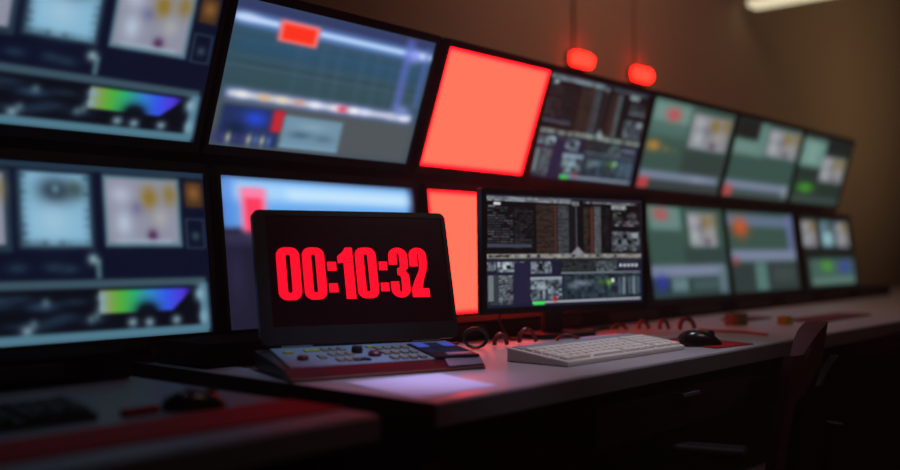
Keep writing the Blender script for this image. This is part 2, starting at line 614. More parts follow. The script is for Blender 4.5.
    p.blob(.53, .17, .04, .03, (110, 128, 140), .8)
    p.blob(.71, .21, .03, .03, (74, 120, 60), .8)
    p.blob(.765, .2, .02, .035, (120, 190, 60))
    p.rect(.783, .2, .80, .235, (236, 248, 244), .004)
    for u in (.83, .86, .9, .93, .96):
        p.rect(u, .08, u + .018, .25, random.choice([(96, 116, 134), (70, 92, 112), (120, 136, 144)]), .006)
    p.rect(.27, .025, .985, .045, (168, 178, 184), .003)
    p.a = p.a * .84 + p.a.mean(axis=2, keepdims=True) * .10
    p.rect(.275, .012, .345, .042, (58, 226, 84), .004)
    p.blob(.41, .06, .014, .028, (190, 20, 40))
    return p


def pic_teal(kind):
    p = Pic(110, 62, (62, 96, 90))
    L = (142, 152, 192)
    if kind == 'a':
        p.rect(0, .6, .46, 1, (86, 128, 122), .1)
        p.rect(.03, .76, .44, .97, (126, 168, 164), .06)
        p.blob(.25, .85, .09, .08, (236, 86, 96))
        video_thumb(p, .48, .52, .97, .93, 'pale')
        p.rect(.46, .2, 1, .5, (54, 74, 72), .08)
        p.blob(.1, .48, .085, .06, (228, 156, 62))
        p.blob(.25, .46, .03, .03, (176, 150, 80), .8)
        p.blob(.34, .46, .02, .03, (150, 140, 80), .7)
        p.rect(.01, .11, .96, .20, L, .05)
        p.rect(0, 0, 1, .10, (62, 70, 74), .04)
        p.rect(.015, .0, .13, .12, (226, 70, 76), .04)
        p.blob(.7, .15, .1, .03, (176, 186, 214), .7)
    elif kind == 'b':
        p.rect(.05, .74, .43, 1, (118, 158, 156), .06)
        p.blob(.19, .91, .1, .07, (220, 92, 98))
        p.rect(.44, .3, 1, .56, (54, 78, 76), .08)
        video_thumb(p, .52, .56, .90, .95, 'pale')
        p.rect(.0, .22, .96, .35, L, .05)
        p.rect(0, 0, 1, .2, (48, 74, 76), .05)
        p.blob(.12, .16, .09, .09, (46, 60, 190))
        p.rect(.24, .06, .44, .20, (112, 146, 158), .04)
        p.rect(.5, .07, .85, .17, (74, 104, 108), .05)
        p.rect(.86, .02, .97, .3, (110, 136, 156), .06)
    elif kind == 'c':
        p.rect(0, .55, .46, .76, (120, 160, 154), .07)
        p.rect(.02, .75, .34, 1, (26, 32, 34), .06)
        p.rect(.34, .62, .46, .98, (112, 154, 150), .06)
        video_thumb(p, .48, .58, .98, .95, 'pale')
        p.rect(.0, .1, .97, .21, L, .05)
        p.rect(0, 0, 1, .09, (70, 86, 88), .04)
        p.rect(0, .0, .14, .14, (206, 86, 86), .04)
        p.rect(.9, .05, .97, .2, (160, 176, 196), .04)
    elif kind == 'd':
        p.rect(0, .82, 1, .96, (112, 132, 170), .06)
        p.blob(.19, .80, .12, .13, (246, 96, 38))
        p.rect(.9, .45, .99, 1, (118, 128, 190), .06)
        p.rect(.03, .38, 1, .52, L, .05)
        p.rect(0, 0, 1, .36, (52, 68, 70), .05)
        p.rect(.34, .02, .51, .36, (108, 156, 154), .05)
        for v in (.1, .2, .29):
            p.rect(.34, v, .52, v + .025, (66, 96, 98), .02)
        p.blob(.08, .38, .05, .05, (190, 70, 74))
        p.rect(.6, .1, .95, .3, (70, 84, 84), .07)
    elif kind == 'e':
        p = Pic(110, 62, (42, 60, 56))
        p.rect(0, .54, .47, .94, (126, 170, 166), .06)
        p.rect(.14, .6, .3, .88, (160, 196, 190), .06, .6)
        video_thumb(p, .47, .36, .95, .73, 'pale')
        p.blob(.25, .23, .17, .07, (84, 196, 54))
        p.rect(.5, .8, 1, 1, (28, 38, 38), .08)
        p.rect(0, .02, .96, .1, (70, 92, 90), .05)
    elif kind == 'f':
        p = Pic(110, 62, (26, 32, 32))
        for u, c in ((.03, 'pale'), (.38, 'cyan'), (.69, 'pale')):
            video_thumb(p, u, .57, u + .25, .945, c)
        p.rect(.08, .02, .99, .4, (78, 112, 108), .05)
        p.blob(.42, .29, .12, .08, (86, 190, 54))
        p.blob(.79, .27, .14, .09, (58, 78, 200))
        p.rect(.12, .03, .97, .11, (112, 150, 144), .04)
    p.blur(1)
    p.a = p.a * .82 + p.a.mean(axis=2, keepdims=True) * .05  # haze over the far screens put into dimmer, greyer picture colours
    p.gain((.97, .99, .95))
    return p


# ------------------------------------------------------------------ the room
X0, X1, Y0, Y1, HC = -2.2, 14.0, -2.6, 2.30, 3.4


def slab(name, c0, c1, m):
    bm = bmesh.new()
    box(bm, *c0, *c1)
    return struct(obj(name, bm, m))


slab('floor', (X0, Y0, -0.1), (X1, Y1, 0), M['floor'])
slab('ceiling', (X0, Y0, HC), (X1, Y1, HC + 0.1), M['ceiling'])
slab('wall_back', (X0, Y1, 0), (X1, Y1 + 0.1, HC), M['wall'])
slab('wall_front', (X0, Y0 - 0.1, 0), (X1, Y0, HC), M['wall_dark'])
slab('wall_left', (X0 - 0.1, Y0, 0), (X0, Y1, HC), M['wall_dark'])
slab('wall_right', (X1, Y0, 0), (X1 + 0.1, Y1, HC), M['wall_dark'])

# ------------------------------------------------------------------ the video wall
TU, TL = 0.26520, 0.12050            # forward lean of the upper row, backward lean of the lower row
YU, ZU, HU = 1.7116, EYE + 0.2212, 0.3127
YL, ZL, HL = 1.7032, EYE + 0.1598, 0.3261
B = 0.022


def monitor_parts(root, w, h, pic_me, b=B, depth=0.045, inset=.004):
    """root at the lower left corner of the picture, local y pointing away from the viewer"""
    bm = bmesh.new()
    bx = min(b, .0095) if b > .016 else b
    outer = rounded_rect(w + 2 * bx, h + 2 * b, 0.006, 3, w / 2, h / 2)
    inner = rounded_rect(w, h, 0.001, 3, w / 2, h / 2)
    ring_prism(bm, outer, inner, -0.006, 0.012)
    obj('bezel', bm, M['bezel'], root)
    bm = bmesh.new()
    prism(bm, rounded_rect(w + 2 * bx - inset, h + 2 * b - inset, 0.008, 3, w / 2, h / 2), 0.012, depth * .6)
    prism(bm, rounded_rect(w * .7, h * .7, 0.02, 3, w / 2, h / 2), depth * .6, depth)
    obj('back_shell', bm, M['shell'], root)
    s = bpy.data.objects.new('screen', pic_me)
    COL.objects.link(s)
    s.parent = root
    return s


UP = [(0.5820, .6, 'grade'), (1.2139, .6044, 'time'), (1.8681, .4455, 'red'), (2.3343, .5817, 'code'),
      (2.9458, .6291, 'a'), (3.6088, .6512, 'c'), (4.2900, .6046, 'e')]
LO = [(0.5900, .6, 'grade'), (1.2302, .5952, 'bright'), (1.8749, .47, 'red'), (2.3900, .565, 'code'),
      (2.9908, .6052, 'b'), (3.6259, .6725, 'd'), (4.3926, .6496, 'f')]
LAB_U = ['upper row monitor at the far left edge, dark blue screen with a cut-off rainbow strip',
         'upper row monitor with blurred blue screen, white tracks and a red square near its top',
         'upper row monitor filled with plain bright red',
         'upper row monitor with dark code windows, just right of the bright red one',
         'upper row monitor with teal screen and an orange spot, second right of the red one',
         'upper row monitor with teal screen and a dark block in its top left corner',
         'last upper row monitor on the right, dark teal with a green spot low down']
LAB_L = ['lower row monitor at the far left edge, dark blue screen with rainbow strip',
         'lower row monitor behind the open laptop, bright blue white top and pink square',
         'lower row monitor filled with plain red, peeking out between laptop and front monitor',
         'lower row monitor with dark code windows, almost hidden behind the sharp front monitor',
         'lower row monitor with teal screen and blue spot, right beside the sharp front monitor',
         'lower row monitor with a bright orange spot at its upper left',
         'last lower row monitor on the right, three thumbnails above green and blue spots']
PICS = {}


def pic_for(kind):
    if kind not in PICS:
        PICS[kind] = {'grade': pic_grading, 'time': pic_timeline, 'bright': lambda: pic_timeline(True), 'red': pic_red,
                      'code': lambda: pic_code(200, 113)}.get(kind, lambda: pic_teal(kind))()
        if kind == 'code':
            PICS[kind].blur(1)
            PICS[kind].gain((1.0, 1.10, 1.10))
    return PICS[kind]


for i, ((x, w, k), lab) in enumerate(zip(UP, LAB_U)):
    t = TU + (.075 if i < 3 else 0.0)                 # the three left ones lean forward a little more
    o = Vector((x, YU - HU / 2 * (math.sin(TU) - math.sin(t)), ZU + HU / 2 * (math.cos(TU) - math.cos(t))))
    r = thing('wall_monitor', lab, 'monitor', frame(o, 0, -t), 'monitors of the video wall')
    monitor_parts(r, w, HU, picture_mesh('screen', pic_for(k), w, HU, M['screen']), .02)
for i, ((x, w, k), lab) in enumerate(zip(LO, LAB_L)):
    o = Vector((x, YL - HL * math.sin(TL), ZL - HL * math.cos(TL)))
    r = thing('wall_monitor', lab, 'monitor', frame(o, 0, TL), 'monitors of the video wall')
    monitor_parts(r, w, HL, picture_mesh('screen', pic_for(k), w, HL, M['screen']), .02)

# black rack that carries the wall
rack = thing('monitor_rack', 'black steel rack carrying the two rows of wall monitors', 'rack', Matrix.Translation((2.7, 1.95, 0)))
for k, x in enumerate((-2.3, -1.52, -.86, -.4, .22, .88, 1.56, 2.28)):
    bm = bmesh.new()
    box(bm, x - .03, -.03, 0, x + .03, .03, EYE + .45, .004)
    obj('upright', bm, M['rack'], rack)
for z in (EYE - .16, EYE + .17, EYE + .42):
    bm = bmesh.new()
    box(bm, -2.4, -.075, z - .025, 2.4, -.03, z + .025, .004)
    obj('rail', bm, M['rack'], rack)
bm = bmesh.new()
box(bm, -2.4, -.165, EYE + .175, 2.4, -.075, EYE + .205)
box(bm, -2.4, -.10, EYE - .2, 2.4, -.08, EYE + .44)
obj('backing_panel', bm, M['rack'], rack)

# low black equipment riser at the back of the desks
riser = thing('equipment_riser', 'low black equipment riser running along the back of the desk under the monitors', 'riser',
              Matrix.Translation((1.05, 1.475, DESK)))
bm = bmesh.new()
box(bm, -.01, 0, 0, 3.9, .155, .045, .004)
obj('riser_body', bm, M['riser'], riser)
for k in range(9):
    bm = bmesh.new()
    box(bm, .08 + k * .42, -.006, .012, .36 + k * .42, .002, .036, .002)
    obj('socket_plate', bm, M['shell'], riser)

# ------------------------------------------------------------------ desks
desk = thing('control_desk', 'pale topped control desk carrying the laptop, white keyboard and mouse', 'desk', Matrix.Translation((1.024, .914, 0)))
DL, DD, DT = 6.0, 0.86, .036
bm = bmesh.new()
box(bm, 0, 0.004, DESK - DT, DL, DD, DESK, .003)
obj('desktop', bm, M['desk'], desk)
bm = bmesh.new()
box(bm, 0, -.004, DESK - DT, DL, .004, DESK - .002, .002)
obj('edge_band', bm, M['edge'], desk)
bm = bmesh.new()
box(bm, -.004, .0, DESK - DT, .0, DD, DESK - .001, .001)
obj('edge_band', bm, M['cabinet'], desk)
bm = bmesh.new()
box(bm, .03, .05, .02, .07, DD - .04, DESK - DT)
box(bm, .02, .05, 0, .08, DD - .04, .02)
obj('side_panel', bm, M['cabinet'], desk)
bm = bmesh.new()
box(bm, 2.9, .05, .0, 2.94, DD - .04, DESK - DT)
obj('side_panel', bm, M['cabinet'], desk)
bm = bmesh.new()
box(bm, .07, DD - .1, .1, DL, DD - .08, DESK - DT)
obj('modesty_panel', bm, M['cabinet'], desk)
for x0, x1 in ((.45, 1.10),):
    bm = bmesh.new()
    box(bm, x0, .02, DESK - DT - .105, x1, .05, DESK - DT - .004, .003)
    box(bm, x0 + .01, .05, DESK - DT - .10, x1 - .01, .5, DESK - DT - .01)
    d = obj('drawer', bm, M['cabinet'], desk)
    bm = bmesh.new()
    hx = .765
    box(bm, hx - .035, -.004, DESK - DT - .040, hx + .035, .004, DESK - DT - .032, .0015)
    box(bm, hx - .032, 0, DESK - DT - .040, hx - .026, .022, DESK - DT - .032)
    box(bm, hx + .026, 0, DESK - DT - .040, hx + .032, .022, DESK - DT - .032)
    obj('handle', bm, M['steel'], d)
bm = bmesh.new()
box(bm, 1.12, .03, DESK - DT - .05, 2.88, .05, DESK - DT - .002, .002)
obj('apron', bm, M['cabinet'], desk)
bm = bmesh.new()
tube(bm, [(.09, .60, .16), (2.88, .60, .16)], .018, 10)
obj('foot_rail', bm, M['cabinet'], desk)

left = thing('side_desk', 'pale topped desk in the dark lower left foreground', 'desk', Matrix.Translation((-.9, .905, 0)))
LW = .905 + .9
bm = bmesh.new()
box(bm, 0, .004, DESK - .034, LW, .86, DESK, .003)
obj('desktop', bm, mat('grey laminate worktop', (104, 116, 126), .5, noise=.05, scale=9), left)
bm = bmesh.new()
box(bm, 0, -.004, DESK - .034, LW, .004, DESK - .002, .002)
obj('edge_band', bm, M['edge'], left)
for x in (.02, LW - .06):
    bm = bmesh.new()
    box(bm, x, .05, 0, x + .04, .82, DESK - .034)
    obj('side_panel', bm, M['cabinet'], left)
bm = bmesh.new()
box(bm, .06, .76, .1, LW - .06, .78, DESK - .034)
obj('modesty_panel', bm, M['cabinet'], left)

# things on the left desk
dark_strip = thing('equipment_riser', 'unseen low black strip added to darken the back of the left desk', 'riser', Matrix.Translation((-.85, 1.475, DESK)))  # black strip added so the back of this desk stays dark
bm = bmesh.new()
box(bm, 0, 0, 0, 1.74, .155, .045, .004)
obj('riser_body', bm, M['riser'], dark_strip)
for k in range(4):
    bm = bmesh.new()
    box(bm, .08 + k * .42, -.006, .012, .36 + k * .42, .002, .036, .002)
    obj('socket_plate', bm, M['shell'], dark_strip)
bm = bmesh.new()
box(bm, .15, .965, DESK, .90, 1.08, DESK + .003, .001)
tag(obj('desk_mat', bm, M['mat_red']), 'long red mat lying along the front of the left desk', 'mat')


def keyboard(name, label, mtx, w, d, zf, zb, body_m, key_m, strip, group=None):
    t = thing(name, label, 'keyboard', mtx, group)
    bm = bmesh.new()
    hexa(bm, [(0, 0, 0), (w, 0, 0), (w, d, 0), (0, d, 0), (0, 0, zf), (w, 0, zf), (w, d, zb), (0, d, zb)], .0035)
    obj('case', bm, body_m, t)
    sl = math.atan2(zb - zf, d)
    Rm = Matrix.Translation((0, 0, zf)) @ Matrix.Rotation(sl, 4, 'X')
    me = None
    d0, d1 = .006, d - strip
    rows = 5
    ph = (d1 - d0) / rows
    pw = (w - .012) / 19.2
    for r in range(rows):
        cells = []
        x = .006
        if r == 0:
            lay = [1.3, 1.1, 1.3, 5.6, 1.3, 1.1, 1.3, 1.3]
        elif r == 1:
            lay = [2.2] + [1] * 10 + [2.1]
        elif r == 2:
            lay = [1.8] + [1] * 11 + [1.5]
        elif r == 3:
            lay = [1.5] + [1] * 12 + [.8]
        else:
            lay = [1] * 13 + [1.3]
        s = 14.3 / sum(lay)
        for c in lay:
            cells.append((x, c * s * pw))
            x += c * s * pw
        x += .4 * pw
        n = 4 if r else 3
        for c in range(n):
            ww = 4.5 * pw / n
            cells.append((x, ww))
            x += ww
        for (cx, cw) in cells:
            if me is None:
                bm = bmesh.new()
                hexa(bm, [(0.04, .04, 0), (.96, .04, 0), (.96, .96, 0), (.04, .96, 0), (.1, .12, 1), (.9, .12, 1), (.9, .9, 1), (.1, .9, 1)], .03)
                k = obj('key', bm, key_m, t)
                me = k.data
            else:
                k = bpy.data.objects.new('key', me)
                COL.objects.link(k)
                k.parent = t
            k.matrix_local = Rm @ Matrix.Translation((cx, d0 + r * ph, -.0012)) @ Matrix.Diagonal((cw, ph, .0062, 1))
    bm = bmesh.new()
    box(bm, .008, d - strip + .006, -.001, w - .008, d - .006, .002, .0012)
    o = obj('media_strip', bm, mat('grey media strip', (150, 150, 160), .35), t)
    o.matrix_local = Rm
    return t


keyboard('computer_keyboard', 'white computer keyboard lying on the pale desk in front of the sharp monitor',
         frame((1.4899, 1.0047, DESK), -.0219), .4345, .1424, .0105, .0275, M['kb_white'], M['key_white'], .036)
keyboard('computer_keyboard', 'black keyboard on the dark left desk at the lower left edge',
         frame((.26, 1.145, DESK), -.01), .385, .10, .010, .022, M['lap_black'], M['shell'], .02)


def make_mouse(label, x, y, rz, group=None, s=1.0, z=DESK):
    t = thing('computer_mouse', label, 'mouse', Matrix.Translation((x, y, z)) @ Matrix.Rotation(rz, 4, 'Z') @ Matrix.Scale(s, 4), group)
    n, m = 28, 12
    def surf(seg0, seg1, inset=0.0):
        bm = bmesh.new()
        rings = []
        for i in range(m + 1):
            a = math.pi / 2 * i / m
            ring = []
            for k in range(n):
                ph = 2 * math.pi * k / n
                c, s_ = math.cos(ph), math.sin(ph)
                rx = .056 * (abs(c) ** .85) * (1 if c > 0 else -1)
                wy = .031 - .004 * c
                ry = wy * (abs(s_) ** .85) * (1 if s_ > 0 else -1)
                q = math.cos(a) ** .55
                px = rx * q
                z_ = .036 * math.sin(a) * (1 - .35 * ((px - (-.012)) / .056) ** 2) - .0
                ring.append(bm.verts.new((px - .004 * math.sin(a), ry * q, max(z_, 0.0))))
            rings.append(ring)
        for a_, b_ in zip(rings, rings[1:]):
            for k in range(n):
                bm.faces.new((a_[k], a_[(k + 1) % n], b_[(k + 1) % n], b_[k]))
        bm.faces.new(rings[0][::-1])
        bmesh.ops.remove_doubles(bm, verts=bm.verts, dist=1e-5)
        return bm
    obj('mouse_body', surf(0, m), M['mouse'], t, True)
    g = bmesh.new()
    lathe(g, [(.001, -.004), (.009, -.004), (.010, -.002), (.010, .002), (.009, .004), (.001, .004)], 18,
          Matrix.Translation((.028, 0, .0245)) @ Matrix.Rotation(math.pi / 2, 4, 'X'))
    obj('scroll_wheel', g, M['shell'], t, True)
    return t


bm = bmesh.new()
hexa(bm, [(1.985, .952, DESK), (2.13, .93, DESK), (2.20, 1.13, DESK), (2.045, 1.145, DESK),
          (1.985, .952, DESK + .003), (2.13, .93, DESK + .003), (2.20, 1.13, DESK + .003), (2.045, 1.145, DESK + .003)], .001)
tag(obj('mouse_pad', bm, M['mat_red']), 'small red mouse pad under the black mouse right of the white keyboard', 'mouse pad')
make_mouse('glossy black mouse on the red pad right of the white keyboard', 2.022, 1.010, math.radians(-42), s=.93, z=DESK + .003)
make_mouse('dark mouse standing on the left desk behind the red mat', .775, 1.125, math.radians(-15), s=.8)
bm = bmesh.new()
box(bm, .672, 1.128, DESK, .724, 1.140, DESK + .010, .002)
tag(obj('marker_pen', bm, M['mat_red']), 'short dark red marker lying left of the mouse on the left desk', 'pen')

# paper sheets
bm = bmesh.new()
hexa(bm, [(1.032, .958, DESK), (1.214, .950, DESK), (1.266, 1.118, DESK), (1.083, 1.156, DESK),
          (1.032, .958, DESK + .0012), (1.214, .950, DESK + .0012), (1.266, 1.118, DESK + .0012), (1.083, 1.156, DESK + .0012)])
tag(obj('paper_sheet', bm, M['paper']), 'white paper sheet on the desk corner in front of the laptop', 'paper')
bm = bmesh.new()
hexa(bm, [(1.96, 1.19, DESK), (2.14, 1.18, DESK), (2.16, 1.31, DESK), (1.98, 1.32, DESK),
          (1.96, 1.19, DESK + .002), (2.14, 1.18, DESK + .002), (2.16, 1.31, DESK + .002), (1.98, 1.32, DESK + .002)])
tag(obj('paper_sheet', bm, M['paper']), 'pale paper sheet on the desk behind the white keyboard', 'paper')

# ------------------------------------------------------------------ sharp desk monitor
mh = -.2048
mo = Vector((1.7422, 1.398, EYE - .131))
W, H = .53, .2615
dm = thing('desk_monitor', 'sharp black desk monitor showing code windows, standing behind the white keyboard', 'monitor',
           frame((mo.x, mo.y, DESK), mh))
sub = bpy.data.objects.new('screen_head', None)
tilt = Matrix.Translation((0, 0, mo.z - DESK)) @ Matrix.Rotation(-.0172, 4, 'X')
bpy.data.objects.remove(sub)
before = set(bpy.data.objects)
monitor_parts(dm, W, H, picture_mesh('screen', pic_code(360, 178), W, H, M['screen']), .0145, .05, .09)
for o in set(bpy.data.objects) - before:
    o.matrix_local = tilt
bm = bmesh.new()
box(bm, W / 2 - .03, .05, .012, W / 2 + .03, .072, .22, .006)
obj('stand_neck', bm, M['shell'], dm)
bm = bmesh.new()
prism(bm, [(x, z) for x, z in rounded_rect(.20, .11, .03, 5, 0, 0)], 0, .012, Matrix.Translation((W / 2, .045, 0)) @ Matrix.Rotation(math.pi / 2, 4, 'X'))
obj('stand_base', bm, M['shell'], dm)

# ------------------------------------------------------------------ laptop with the countdown
LH = math.radians(-22)
lap = thing('laptop', 'open black laptop with big red countdown digits on its screen', 'laptop', frame((1.02, 1.221, DESK), LH))
LW_, LD_ = .392, .205
zb_, zf_ = .037, .020
bm = bmesh.new()
# body: deck slopes gently down to the front, where a lip coloured as if red lit runs
hexa(bm, [(0.002, .036, .003), (.380, .056, .003), (LW_, LD_, .003), (0, LD_, .003),
          (0.002, .036, zf_ - .003), (.380, .056, zf_ - .003), (LW_, LD_, zb_ - .003), (0, LD_, zb_ - .003)], .002)
for fx in (.03, LW_ - .03):
    for fy in (.05, LD_ - .02):
        lathe(bm, [(.008, 0), (.008, .004)], 12, Matrix.Translation((fx, fy, 0)))
obj('base', bm, M['lap_black'], lap)
bm = bmesh.new()
hexa(bm, [(0.012, .036, zf_ - .003), (.366, .056, zf_ - .003), (LW_ - .012, LD_ - .008, zb_ - .004), (.026, LD_ - .008, zb_ - .004),
          (0.012, .036, zf_ + .001), (.366, .056, zf_ + .001), (LW_ - .012, LD_ - .008, zb_), (.026, LD_ - .008, zb_)], .001)
deck = obj('control_panel', bm, M['lap_silver'], lap)
bm = bmesh.new()
hexa(bm, [(0, 0, .0), (.374, 0.024, .0), (.381, .056, .0), (0, .036, .0),
          (0.001, 0.002, .006), (.373, .026, .006), (.380, .056, zf_), (.001, .036, zf_)], .002)
palm = obj('palm_rest', bm, M['lap_redlit'], lap)
bm = bmesh.new()
hexa(bm, [(.296, .020, .0085), (.371, .029, .0085), (.378, .054, .0185), (.302, .049, .0185),
          (.296, .020, .0105), (.371, .029, .0105), (.378, .054, .0215), (.302, .049, .0215)], .0008)
o = obj('lit_palm_end', bm, mat('palm rest in painted pink light', (120, 104, 118), .4), palm)  # plate added to carry the pink light on the palm rest's end
o['label'] = 'pink lit right end of the palm rest, painted on a thin plate'


def on_deck(x, y, h=0.0):
    t = (y - .036) / (LD_ - .044)
    return Vector((x, y, zf_ + .001 + (zb_ - zf_ - .001) * t + h))


dsl = math.atan2(zb_ - zf_ - .001, LD_ - .044)


def knob(x, y, r, h, m, name='knob', capm=None):
    bm = bmesh.new()
    lathe(bm, [(r, 0), (r, h * .7), (r * .8, h), (r * .2, h)], 16)
    o = obj(name, bm, m, deck, True)
    o.matrix_local = Matrix.Translation(on_deck(x, y, -.001)) @ Matrix.Rotation(dsl, 4, 'X')
    return o


def button(x, y, w, d, h, m, name='button'):
    bm = bmesh.new()
    box(bm, -w / 2, -d / 2, 0, w / 2, d / 2, h, min(.001, h * .3))
    o = obj(name, bm, m, deck)
    o.matrix_local = Matrix.Translation(on_deck(x, y, -.001)) @ Matrix.Rotation(dsl, 4, 'X')
    return o


knob(.052, .090, .010, .008, M['redcap'])
button(.045, .150, .016, .014, .004, M['yellow'])
button(.083, .155, .014, .014, .004, M['yellow'])
button(.098, .155, .014, .014, .004, M['yellow'])
button(.090, .100, .012, .026, .004, M['beige'])
for i in range(3):
    for j in range(3):
        button(.112 + i * .016 + j * .002, .07 + j * .045, .011, .024, .004, M['beige'])
knob(.165, .125, .010, .013, M['shell'])
knob(.187, .095, .012, .009, M['redcap'])
button(.150, .065, .03, .016, .004, M['shell'])
button(.205, .165, .012, .014, .004, M['yellow'])
for i in range(4):
    for j in range(3):
        button(.212 + i * .018 + j * .002, .065 + j * .042, .012, .022, .004, M['beige'])
button(.328, .108, .088, .125, .004, M['shell'], 'display_unit')
for i, mm in enumerate(('blue_lcd', 'dim_lcd', 'blue_lcd')):
    button(.302 + i * .027, .148, .023, .034, .0052, M[mm], 'display')
for i, mm in enumerate(('dim_lcd', 'dim_lcd', 'dim_lcd')):
    button(.300 + i * .028, .098, .022, .04, .0052, M[mm], 'display')
button(.338, .062, .05, .016, .0052, M['lap_silver'], 'button')

# lid: its corners on a plane that leans back fifteen degrees
LT = math.radians(15)
lid_m = frame((1.10, 1.40, EYE - .18), LH, LT)
inv = (lap.matrix_world.inverted() @ lid_m)
bm = bmesh.new()
lw, l0, l1 = .399, .010, .2655
outer = rounded_rect(lw, l1 - l0, .014, 5, .2025, (l0 + l1) / 2)
inner = rounded_rect(.366, .212, .003, 5, .2105, .149)
ring_prism(bm, outer, inner, -.003, .002)
lid = obj('lid', bm, M['lap_black'], lap)
lid.matrix_local = inv
bm = bmesh.new()
prism(bm, outer, .002, .010)
o = obj('lid_back', bm, M['lap_black'], lid)
bm = bmesh.new()
prism(bm, rounded_rect(.366, .212, .003, 5, .2105, .149), -.0005, .002)
scr = obj('screen', bm, M['lap_screen'], lid)
for hx in (.07, .33):
    bm = bmesh.new()
    tube(bm, [(hx - .03, .004, .006), (hx + .03, .004, .006)], .006, 12)
    obj('hinge', bm, M['lap_black'], lid)


def digit(bm, ch, x, z, w, h, t):
    """heavy condensed numeral, outline extruded a hair in front of the panel"""
    y0, y1 = -.0012, -.0006
    def ring(x0, z0, x1, z1, th):
        o_ = rounded_rect(x1 - x0, z1 - z0, min(.36 * (x1 - x0), .4 * (z1 - z0)), 8, (x0 + x1) / 2, (z0 + z1) / 2)
        iw, ih = x1 - x0 - 2 * th, z1 - z0 - 1.5 * th
        i_ = rounded_rect(iw, ih, .45 * iw, 8, (x0 + x1) / 2, (z0 + z1) / 2)
        ring_prism(bm, o_, i_, y0, y1)
    if ch == '0':
        ring(x, z, x + w, z + h, t)
    elif ch == '1':
        prism(bm, [(x + w - t, z), (x + w, z), (x + w, z + h), (x + w - .72 * t, z + h), (x + w - t * 1.05, z + .91 * h),
                   (x + w - t * 1.6, z + .83 * h), (x + w - t * 1.6, z + .69 * h), (x + w - t, z + .71 * h)], y0, y1)
    elif ch == ':':
        s = w
        prism(bm, [(x, z + .13 * h), (x + s, z + .13 * h), (x + s, z + .30 * h), (x, z + .30 * h)], y0, y1)
        prism(bm, [(x, z + .55 * h), (x + s, z + .55 * h), (x + s, z + .72 * h), (x, z + .72 * h)], y0, y1)
    elif ch in '32':
        def arc(cx, cz, rx, rz, a0, a1, n=10):
            return [(cx + rx * math.cos(math.radians(a0 + (a1 - a0) * k / n)), cz + rz * math.sin(math.radians(a0 + (a1 - a0) * k / n))) for k in range(n + 1)]
        cx = x + w / 2
        rx, ri = w / 2, w / 2 - t
        def strip(A, B_):
            n = len(A)
            va = [bm.verts.new((p[0], y0, p[1])) for p in A]
            vb = [bm.verts.new((p[0], y0, p[1])) for p in B_]
            wa = [bm.verts.new((p[0], y1, p[1])) for p in A]
            wb = [bm.verts.new((p[0], y1, p[1])) for p in B_]
            for k in range(n - 1):
                bm.faces.new((va[k], va[k + 1], vb[k + 1], vb[k]))
                bm.faces.new((wa[k], wb[k], wb[k + 1], wa[k + 1]))
                bm.faces.new((va[k], wa[k], wa[k + 1], va[k + 1]))
                bm.faces.new((vb[k], vb[k + 1], wb[k + 1], wb[k]))
            bm.faces.new((va[0], vb[0], wb[0], wa[0]))
            bm.faces.new((va[-1], wa[-1], wb[-1], vb[-1]))
        if ch == '3':
            ra, rb = w * .42, t * .42
            # upper bowl from the left end over the top down to the middle
            O = [(x, z + .66 * h)] + arc(cx, z + h - ra, rx, ra, 180, 0, 14) + [(x + w, z + .64 * h)] + arc(x + w - .3 * w, z + .64 * h, .3 * w, .11 * h, 0, -80, 6)
            I = [(x + t, z + .66 * h)] + arc(cx, z + h - ra, ri, ra - t * .62, 180, 0, 14) + [(x + w - t, z + .66 * h)] + arc(x + w - t - .5 * t, z + .64 * h, .5 * t, .06 * h, 0, -80, 6)
            strip(O, I)
            O = [(x, z + .32 * h)] + arc(cx, z + ra, rx, ra, 180, 360, 14) + [(x + w, z + .40 * h)] + arc(x + w - .3 * w, z + .40 * h, .3 * w, .13 * h, 0, 80, 6)
            I = [(x + t, z + .32 * h)] + arc(cx, z + ra, ri, ra - t * .62, 180, 360, 14) + [(x + w - t, z + .40 * h)] + arc(x + w - t - .5 * t, z + .38 * h, .5 * t, .08 * h, 0, 80, 6)
            strip(O, I)
            prism(bm, [(x + .40 * w, z + .445 * h), (x + .78 * w, z + .445 * h), (x + .86 * w, z + .52 * h), (x + .78 * w, z + .575 * h), (x + .40 * w, z + .575 * h)], y0 - .00005, y1)
        else:
            ra = w * .42
            O = [(x, z + .62 * h)] + arc(cx, z + h - ra, rx, ra, 180, 0, 14) + [(x + w, z + .66 * h), (x + .93 * w, z + .54 * h), (x + .70 * w, z + .33 * h), (x + .60 * w, z + .17 * h)]
            I = [(x + t, z + .62 * h)] + arc(cx, z + h - ra, ri, ra - t * .62, 180, 0, 14) + [(x + w - t, z + .68 * h), (x + .50 * w, z + .54 * h), (x + .16 * w, z + .31 * h), (x, z + .17 * h)]
            strip(O, I)
            prism(bm, [(x, z), (x + .97 * w, z), (x + .97 * w, z + .175 * h), (x, z + .175 * h)], y0, y1)


bm = bmesh.new()
zt, hh = .0930, .1000
for ch, a, b in (('0', .0500, .0945), ('0', .1000, .1435), (':', .1485, .1660), ('1', .1690, .2010), ('0', .2060, .2490), (':', .2540, .2710),
                 ('3', .2755, .3160), ('2', .3195, .3575)):
    wd = b - a
    digit(bm, ch, a - .0065, zt, wd, hh, .0175 if ch != '1' else .0195)
o = obj('countdown_digits', bm, M['timer'], scr)
o['label'] = 'glowing red countdown digits 00:10:32'

# ------------------------------------------------------------------ cables and odds and ends behind the keyboard
def cable(label, pts, r, m, name='cable', group=None):
    bm = bmesh.new()
    tube(bm, smooth_path(pts, 8), r, 8)
    return tag(obj(name, bm, m, None, True), label, 'cable', group)


